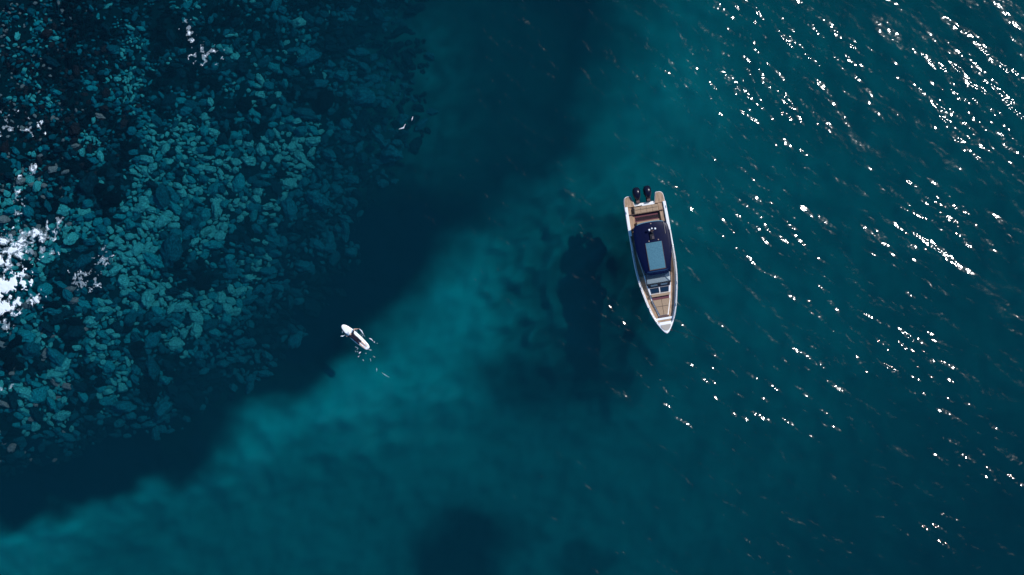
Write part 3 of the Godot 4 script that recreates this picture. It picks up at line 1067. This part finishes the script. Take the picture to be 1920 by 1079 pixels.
# ================================================================ person and board
func sdf_mesh(bones: Array, lo: Vector3, hi: Vector3, cell: float, blend: float, grow := 0.0) -> ArrayMesh:
	var n := Vector3i(((hi - lo) / cell).ceil()) + Vector3i.ONE
	var f := PackedFloat32Array()
	f.resize(n.x * n.y * n.z)
	f.fill(1.0)
	for bn in bones:
		var a: Vector3 = bn[0]
		var b: Vector3 = bn[1]
		var ra: float = bn[2] + grow
		var rb: float = bn[3] + grow
		var fl: float = bn[4] if bn.size() > 4 else 1.0
		var m := maxf(ra, rb) + blend + 2.0 * cell
		var i0 := Vector3i(((a.min(b) - Vector3.ONE * m - lo) / cell).floor()).clamp(Vector3i.ZERO, n - Vector3i.ONE)
		var i1 := Vector3i(((a.max(b) + Vector3.ONE * m - lo) / cell).ceil()).clamp(Vector3i.ZERO, n - Vector3i.ONE)
		var ab := b - a
		var l2 := maxf(ab.length_squared(), 1e-9)
		for z in range(i0.z, i1.z + 1):
			for y in range(i0.y, i1.y + 1):
				for x in range(i0.x, i1.x + 1):
					var p := lo + Vector3(x, y, z) * cell
					var t := clampf((p - a).dot(ab) / l2, 0.0, 1.0)
					var dv := p - (a + ab * t)
					dv.y /= fl
					var d := dv.length() - lerpf(ra, rb, t)
					var k := (z * n.y + y) * n.x + x
					var h := maxf(blend - absf(f[k] - d), 0.0) / blend
					f[k] = minf(f[k], d) - h * h * blend * 0.25
	var vid := {}
	var v := PackedVector3Array()
	var idx := PackedInt32Array()
	for z in n.z - 1:
		for y in n.y - 1:
			for x in n.x - 1:
				var base := (z * n.y + y) * n.x + x
				var neg := 0
				var acc := Vector3.ZERO
				var cnt := 0
				var val := []
				for c in 8:
					var q := f[base + (c & 1) + ((c >> 1) & 1) * n.x + ((c >> 2) & 1) * n.x * n.y]
					val.append(q)
					neg += 1 if q < 0.0 else 0
				if neg == 0 or neg == 8:
					continue
				for e in [[0, 1], [2, 3], [4, 5], [6, 7], [0, 2], [1, 3], [4, 6], [5, 7], [0, 4], [1, 5], [2, 6], [3, 7]]:
					var va: float = val[e[0]]
					var vb: float = val[e[1]]
					if (va < 0.0) != (vb < 0.0):
						var t := va / (va - vb)
						var pa := Vector3(e[0] & 1, (e[0] >> 1) & 1, (e[0] >> 2) & 1)
						var pb := Vector3(e[1] & 1, (e[1] >> 1) & 1, (e[1] >> 2) & 1)
						acc += pa.lerp(pb, t)
						cnt += 1
				vid[Vector3i(x, y, z)] = v.size()
				v.append(lo + (Vector3(x, y, z) + acc / cnt) * cell)
	for c in vid.keys():
		var base: int = (c.z * n.y + c.y) * n.x + c.x
		for ax in 3:
			var step: int = [1, n.x, n.x * n.y][ax]
			var u := Vector3i.ZERO
			var w := Vector3i.ZERO
			u[(ax + 1) % 3] = 1
			w[(ax + 2) % 3] = 1
			if c[(ax + 1) % 3] == 0 or c[(ax + 2) % 3] == 0:
				continue
			var s0 := f[base] < 0.0
			var s1 := f[base + step] < 0.0
			if s0 == s1:
				continue
			var a = vid.get(c - u - w)
			var b2 = vid.get(c - w)
			var d2 = vid.get(c - u)
			if a == null or b2 == null or d2 == null:
				continue
			var e2: int = vid[c]
			if s0:
				idx.append_array([a, e2, b2, a, d2, e2])
			else:
				idx.append_array([a, b2, e2, a, e2, d2])
	return arr_mesh(v, idx, smooth_normals(v, idx))


func hand_bones(wrist: Vector3, along: Vector3, across: Vector3) -> Array:
	var o := []
	var up := along.cross(across).normalized()
	var palm := wrist + along * 0.085
	for i in 4:
		o.append([wrist + across * (i - 1.5) * 0.012, palm + across * (i - 1.5) * 0.021, 0.014, 0.0115])
	var ln: Array = [0.062, 0.078, 0.072, 0.055]
	for i in 4:
		var k := palm + across * (i - 1.5) * 0.021
		var m: Vector3 = k + (along + across * (i - 1.5) * 0.10).normalized() * ln[i] * 0.55
		o.append([k, m, 0.0095, 0.0085])
		o.append([m, m + (along * 0.9 - up * 0.4 + across * (i - 1.5) * 0.06).normalized() * ln[i] * 0.5, 0.0085, 0.007])
	var th := wrist + along * 0.03 - across * 0.028
	var tm := th + (along * 0.6 - across * 0.8).normalized() * 0.042
	o.append([wrist + along * 0.015 - across * 0.012, th, 0.014, 0.012])
	o.append([th, tm, 0.0115, 0.0095])
	o.append([tm, tm + (along * 0.9 - across * 0.35).normalized() * 0.032, 0.0095, 0.008])
	return o


func _surfer() -> void:
	var at := world_at(667.0, 633.0, 0.1)
	var yaw := atan2(-0.75, -0.66)
	# board: local +z is the nose
	var board := thing("surfboard", "long white surfboard with rounded ends carrying a person paddling", "surfboard")
	board.position = Vector3(at.x, 0.03, at.z)
	board.rotation.y = yaw
	var rr := []
	for q in [[-1.33, 0.06, 0.0], [-1.31, 0.135, 0.0], [-1.24, 0.19, 0.0], [-1.1, 0.235, 0.005], [-0.8, 0.285, 0.008], [-0.3, 0.325, 0.01], [0.25, 0.335, 0.012], [0.7, 0.315, 0.02], [1.05, 0.265, 0.045], [1.28, 0.195, 0.085], [1.40, 0.12, 0.115], [1.445, 0.03, 0.13]]:
		var ring := PackedVector3Array()
		for j in 20:
			var a := TAU * j / 20.0
			var cy := sin(a)
			ring.append(Vector3(cos(a) * q[1], 0.05 + q[2] + cy * (0.042 if cy > 0.0 else 0.05), q[0]))
		rr.append(ring)
	put("deck", loft(rr), M.board_white, board)
	var stringer := PackedVector3Array()
	for i in 12:
		var z := lerpf(-1.25, 1.32, i / 11.0)
		stringer.append(Vector3(0, 0.092 + (0.06 * pow(maxf(z, 0.0) / 1.32, 3.0) if z > 0.5 else 0.0), z))
	put("stringer", tube(stringer, 0.006, 5, null, 0.4), M.mark_grey, board)
	put("grip_pad", slab([[-1.14, -0.17, 0.17, 0.1], [-0.95, -0.2, 0.2, 0.103], [-0.86, -0.2, 0.2, 0.103]], 0.012, 0.0, 0.0, false, 1.0), mat("pad_grey", lin(0.62, 0.62, 0.63), 0.8, 0.2), board)
	for q in [[-0.14, -1.02], [0.0, -1.15], [0.14, -1.02]]:
		put("fin", slab([[q[1] - 0.07, q[0] - 0.006, q[0] + 0.006, 0.0], [q[1] + 0.06, q[0] - 0.006, q[0] + 0.006, 0.02]], 0.16, 0.0, 0.0, false, 1.0), M.mark_grey, board)
	var lp := PackedVector3Array()
	for q in [[0.02, 0.12, -1.22], [0.05, 0.11, -1.35], [0.0, 0.02, -1.5], [-0.08, 0.0, -1.6]]:
		lp.append(Vector3(q[0], q[1], q[2]))
	put("leash", tube(lp, 0.008, 5), M.cap_white, board)

	# the person lies prone, head towards the nose; +x is their left
	var man := thing("person", "person in dark wetsuit and white cap lying prone paddling the white surfboard", "person")
	man.position = board.position
	man.rotation.y = yaw
	var D := 0.098
	var cx := 0.075
	var torso := [
		[Vector3(cx + 0.10, D + 0.19, 0.34), Vector3(cx + 0.06, D + 0.12, 0.02), 0.115, 0.105, 0.85],
		[Vector3(cx - 0.10, D + 0.19, 0.34), Vector3(cx - 0.06, D + 0.12, 0.02), 0.115, 0.105, 0.85],
		[Vector3(cx + 0.07, D + 0.115, 0.0), Vector3(cx + 0.075, D + 0.11, -0.12), 0.11, 0.115, 0.9],
		[Vector3(cx - 0.07, D + 0.115, 0.0), Vector3(cx - 0.075, D + 0.11, -0.12), 0.11, 0.115, 0.9],
		[Vector3(cx + 0.155, D + 0.215, 0.385), Vector3(cx - 0.155, D + 0.215, 0.385), 0.075, 0.075]]
	var thighs := [
		[Vector3(cx + 0.09, D + 0.09, -0.14), Vector3(cx + 0.125, D + 0.065, -0.52), 0.088, 0.062],
		[Vector3(cx - 0.09, D + 0.09, -0.14), Vector3(cx - 0.10, D + 0.065, -0.52), 0.088, 0.062]]
	var shL := Vector3(cx + 0.19, D + 0.20, 0.40)
	var shR := Vector3(cx - 0.19, D + 0.21, 0.38)
	var elL := Vector3(cx + 0.33, D + 0.02, 0.58)
	var haL := Vector3(cx + 0.345, -0.14, 0.78)
	var elR := Vector3(-0.43, 0.36, 0.50)
	var haR := Vector3(-0.60, 0.19, 0.33)
	var limbs := [
		[Vector3(cx + 0.125, D + 0.062, -0.54), Vector3(cx + 0.13, D + 0.058, -0.70), 0.058, 0.056], [Vector3(cx + 0.13, D + 0.058, -0.70), Vector3(cx + 0.12, D + 0.045, -0.93), 0.056, 0.037],
		[Vector3(cx - 0.10, D + 0.062, -0.54), Vector3(cx - 0.105, D + 0.058, -0.70), 0.058, 0.056], [Vector3(cx - 0.105, D + 0.058, -0.70), Vector3(cx - 0.10, D + 0.045, -0.93), 0.056, 0.037],
		[Vector3(cx + 0.12, D + 0.045, -0.93), Vector3(cx + 0.125, D + 0.03, -1.10), 0.037, 0.026], [Vector3(cx - 0.10, D + 0.045, -0.93), Vector3(cx - 0.11, D + 0.03, -1.10), 0.037, 0.026],
		[shL, elL, 0.056, 0.041], [elL, haL, 0.041, 0.028], [shR, elR, 0.056, 0.041], [elR, haR, 0.041, 0.028],
		[Vector3(cx, D + 0.24, 0.43), Vector3(cx - 0.01, D + 0.29, 0.54), 0.06, 0.054]]
	var head := [
		[Vector3(cx - 0.01, D + 0.345, 0.60), Vector3(cx - 0.015, D + 0.315, 0.645), 0.088, 0.07],
		[Vector3(cx - 0.015, D + 0.315, 0.665), Vector3(cx - 0.015, D + 0.285, 0.665), 0.055, 0.042],
		[Vector3(cx - 0.015, D + 0.325, 0.705), Vector3(cx - 0.015, D + 0.305, 0.728), 0.012, 0.015],
		[Vector3(cx + 0.076, D + 0.33, 0.615), Vector3(cx + 0.082, D + 0.31, 0.615), 0.014, 0.010],
		[Vector3(cx - 0.103, D + 0.33, 0.615), Vector3(cx - 0.110, D + 0.31, 0.615), 0.014, 0.010]]
	var body := sdf_mesh(torso + thighs + limbs, Vector3(-0.75, -0.25, -1.2), Vector3(0.5, 0.55, 0.95), 0.02, 0.035)
	var st := SurfaceTool.new()
	st.begin(Mesh.PRIMITIVE_TRIANGLES)
	st.append_from(body, 0, Transform3D())
	st.append_from(sdf_mesh(head, Vector3(-0.12, 0.3, 0.45), Vector3(0.2, 0.6, 0.78), 0.008, 0.02), 0, Transform3D())
	for q in [[elL, haL, Vector3(1, 0, 0)], [elR, haR, Vector3(0.5, -0.5, 0.5)]]:
		var al: Vector3 = (q[1] - q[0]).normalized()
		var ac: Vector3 = (q[2] - al * q[2].dot(al)).normalized()
		st.append_from(sdf_mesh(hand_bones(q[1], al, ac), q[1] - Vector3.ONE * 0.2, q[1] + Vector3.ONE * 0.2, 0.005, 0.006), 0, Transform3D())
	put("body", st.commit(), M.skin, man)
	put("wetsuit", sdf_mesh(torso + thighs + [[shL, shL.lerp(elL, 0.55), 0.056, 0.048], [shR, shR.lerp(elR, 0.55), 0.056, 0.048]], Vector3(-0.75, -0.05, -0.75), Vector3(0.6, 0.55, 0.65), 0.018, 0.035, 0.009), M.wetsuit, man)
	put("cap", sdf_mesh([[Vector3(cx - 0.01, D + 0.37, 0.592), Vector3(cx - 0.015, D + 0.352, 0.63), 0.092, 0.076], [Vector3(cx - 0.015, D + 0.335, 0.67), Vector3(cx - 0.015, D + 0.32, 0.74), 0.06, 0.045, 0.3]], Vector3(-0.15, 0.3, 0.4), Vector3(0.25, 0.65, 0.85), 0.011, 0.02), M.cap_white, man)


# ================================================================ foam
# Everything of a lattice of triangles where f(x, z) > 0, lifted off the water by up to LIFT.
func lace(lo: Vector2, hi: Vector2, step: float, f: Callable, lift: float) -> ArrayMesh:
	var n := Vector2i(((hi - lo) / step).ceil()) + Vector2i.ONE
	var val := PackedFloat32Array()
	val.resize(n.x * n.y)
	for j in n.y:
		for i in n.x:
			val[j * n.x + i] = f.call(lo.x + i * step, lo.y + j * step)
	var v := PackedVector3Array()
	var idx := PackedInt32Array()
	var at := {}
	var corner := func(i: int) -> Vector3: return Vector3(lo.x + (i % n.x) * step, val[i], lo.y + (i / n.x) * step)
	for j in n.y - 1:
		for i in n.x - 1:
			var a := j * n.x + i
			for tri in [[a, a + 1, a + n.x], [a + 1, a + n.x + 1, a + n.x]]:
				var poly := []
				for e in 3:
					var p: int = tri[e]
					var q: int = tri[(e + 1) % 3]
					if val[p] > 0.0:
						poly.append([Vector2i(p, p), corner.call(p)])
					if (val[p] > 0.0) != (val[q] > 0.0):
						var t := val[p] / (val[p] - val[q])
						var m: Vector3 = corner.call(p).lerp(corner.call(q), t)
						m.y = 0.0
						poly.append([Vector2i(mini(p, q), maxi(p, q)), m])
				var ids := []
				for p in poly:
					if not at.has(p[0]):
						at[p[0]] = v.size()
						var w: Vector3 = p[1]
						v.append(Vector3(w.x, wave(w.x, w.z) + 0.012 + lift * sqrt(clampf(w.y, 0.0, 1.0)), w.z))
					ids.append(at[p[0]])
				for k in range(1, ids.size() - 1):
					idx.append_array([ids[0], ids[k], ids[k + 1]])
	if idx.is_empty():
		return null
	return arr_mesh(v, idx, smooth_normals(v, idx))


func foam_patch(blobs: Array, fill: float, thin := false, step := 0.03) -> ArrayMesh:
	var lo := Vector2(1e6, 1e6)
	var hi := -lo
	for b in blobs:
		lo = lo.min(Vector2(b[0] - b[2], b[1] - b[3]) * PX)
		hi = hi.max(Vector2(b[0] + b[2], b[1] + b[3]) * PX)
	var o := Vector2(960.0, 539.5) * PX
	lo -= o
	hi -= o
	var f := func(x: float, z: float) -> float:
		var e := -1.0
		for b in blobs:
			var d := Vector2(((x + o.x) / PX - b[0]) / b[2], ((z + o.y) / PX - b[1]) / b[3])
			e = maxf(e, (1.0 - d.length()) * b[4])
		var wx := 0.3 * n_lace2.get_noise_2d(x * 0.8, z * 0.8)
		var wz := 0.3 * n_lace2.get_noise_2d(x * 0.8 + 50.0, z * 0.8)
		var c := n_lace.get_noise_2d(x + wx, z + wz) + 1.0       # 0 on the cell walls
		var t := n_lace2.get_noise_2d(x, z)
		if thin:
			return minf(e * 1.6 + 0.35 * t, 0.06 + 0.5 * e - c + 0.22 * t)
		return minf(e * 1.3 + 0.3 * t, 0.015 + fill + 0.46 * e * e - c + 0.14 * t)
	return lace(lo, hi, step, f, 0.0 if thin else 0.07)


func streaks(list: Array) -> ArrayMesh:      # wisps of foam along polylines given in pixels: [[x, y, x, y, ...], half width in metres]
	var st := SurfaceTool.new()
	st.begin(Mesh.PRIMITIVE_TRIANGLES)
	var rng := RandomNumberGenerator.new()
	rng.seed = 5
	for q in list:
		var c := PackedVector2Array()
		for i in range(0, q[0].size(), 2):
			c.append(Vector2((q[0][i] - 960.0) * PX, (q[0][i + 1] - 539.5) * PX))
		var pts := PackedVector3Array()
		var rad := []
		var n := (c.size() - 1) * 6
		for i in n + 1:
			var u := float(i) / n * (c.size() - 1)
			var k := mini(int(u), c.size() - 2)
			var p := c[k].lerp(c[k + 1], u - k)
			p += Vector2(rng.randf_range(-1, 1), rng.randf_range(-1, 1)) * q[1] * 0.45
			pts.append(Vector3(p.x, wave(p.x, p.y) + 0.015, p.y))
			rad.append(q[1] * (0.25 + 0.75 * sin(PI * clampf(float(i) / n, 0.06, 0.94))) * rng.randf_range(0.55, 1.25))
		st.append_from(tube(pts, 0.0, 6, rad, 0.35), 0, Transform3D())
	return st.commit()


func _foam() -> void:
	var z7 := func(a: Array) -> Array:      # points read off an enlargement of the surfer
		var o := []
		for i in a.size():
			o.append((630.0 if i % 2 == 0 else 595.0) + a[i] / 13.49)
		return o
	var bits := []
	for q in [[[150, 345, 165, 400], 0.05], [[110, 482, 160, 480, 210, 466], 0.06], [[430, 285, 442, 315], 0.045], [[590, 296, 640, 352, 690, 425], 0.075], [[520, 330, 527, 388], 0.035], [[650, 505, 668, 470, 682, 440], 0.04], [[610, 440, 660, 425], 0.04], [[690, 425, 735, 508], 0.03],
			[[835, 540, 880, 550, 940, 612], 0.06], [[958, 620, 975, 640], 0.07], [[1030, 668, 1050, 662], 0.05], [[472, 740, 510, 765, 552, 790, 530, 830], 0.05], [[478, 850, 500, 885], 0.04], [[575, 925, 622, 880], 0.07], [[552, 1005, 572, 1003], 0.07], [[520, 860, 560, 885], 0.035], [[735, 922, 772, 914], 0.05], [[820, 735, 845, 780], 0.06], [[840, 828, 885, 842], 0.045], [[580, 980, 605, 965], 0.03]]:
		bits.append([z7.call(q[0]), q[1] * 0.62])
	bits += [[[716, 699, 721, 703, 730, 708], 0.03], [[706, 690, 706, 697], 0.035], [[680, 674, 682, 678], 0.03], [[694, 672, 695, 678], 0.03], [[700, 668, 703, 671], 0.03]]
	var main_bits := bits.filter(func(q): return q[1] > 0.036)
	var faint_bits := bits.filter(func(q): return q[1] <= 0.036)
	var sp := put("paddling_splash", streaks(main_bits), M.sea_foam)
	put("thin_spray", streaks(faint_bits), M.foam_film, sp)
	tag(sp, "thin white flecks of splash on the water around the surfboard", "splash", "", "stuff")
	var surf := [[[[-8, 488, 56, 28, 1.0], [28, 470, 52, 28, 0.85], [74, 440, 38, 16, 0.8], [40, 448, 22, 24, 0.75], [8, 452, 28, 20, 0.65], [86, 468, 30, 12, 0.4]], 0.02, "large lacy white foam patch, uppermost of the surf by the photo's edge"],
			[[[-4, 537, 48, 21, 1.1], [28, 531, 32, 20, 0.95], [44, 516, 17, 13, 0.7]], 0.12, "thick white foam lobe, the middle one of the surf"],
			[[[2, 580, 42, 20, 1.1], [30, 568, 26, 14, 0.9], [58, 560, 28, 18, 0.6]], 0.06, "white foam lobe with ragged lace, lowest of the surf's three"]]
	for q in surf:
		var o := put("shore_foam", foam_patch(q[0], q[1]), M.sea_foam)
		tag(o, q[2], "sea foam", "surf foam at the stony shore")
		put("thin_film", foam_patch(q[0], 0.0, true), M.foam_film, o).position.y = -0.004
	var small := [[[[8, 608, 26, 16, 0.5]], "small broken foam scrap just below the three surf lobes"], [[[158, 525, 32, 26, 0.5]], "sparse round foam patch over the boulders just seaward of the surf lobes"], [[[194, 494, 22, 14, 0.5], [198, 478, 12, 18, 0.45]], "little hooked foam wisp above the sparse round patch"], [[[14, 230, 34, 24, 0.3], [60, 240, 26, 16, 0.27]], "scattered foam specks over dark stones near the upper shore"], [[[348, 60, 14, 26, 0.36], [356, 72, 14, 12, 0.36]], "thin foam wisp lying highest on the boulder field"], [[[386, 102, 34, 24, 0.27]], "speckled foam over stones just below the highest wisp"], [[[34, 372, 12, 44, 0.4]], "upright narrow foam streak above the large lacy patch"], [[[90, 426, 26, 12, 0.45], [120, 416, 20, 9, 0.35]], "foam fringe trailing from the top of the lacy patch"], [[[8, 722, 18, 12, 0.55]], "small foam clump by pale stones at the lower shore"], [[[58, 318, 10, 14, 0.4]], "tiny foam squiggle between dark stones on the upper shore"]]
	for q in small:
		var m := foam_patch(q[0], 0.012)
		var film := foam_patch(q[0], 0.0, true)
		if film:
			var o := put("foam_wisp", film, M.foam_film)
			if m:
				put("lace", m, M.sea_foam, o).position.y = 0.004
			tag(o, q[1], "sea foam", "small foam scraps over the boulders", "stuff")
	tag(put("foam_fleck", streaks([[[748, 242, 756, 240, 760, 233], 0.04], [[772, 226, 774, 219], 0.03]]), M.sea_foam), "short hooked white fleck on open water above the surfer", "sea foam")
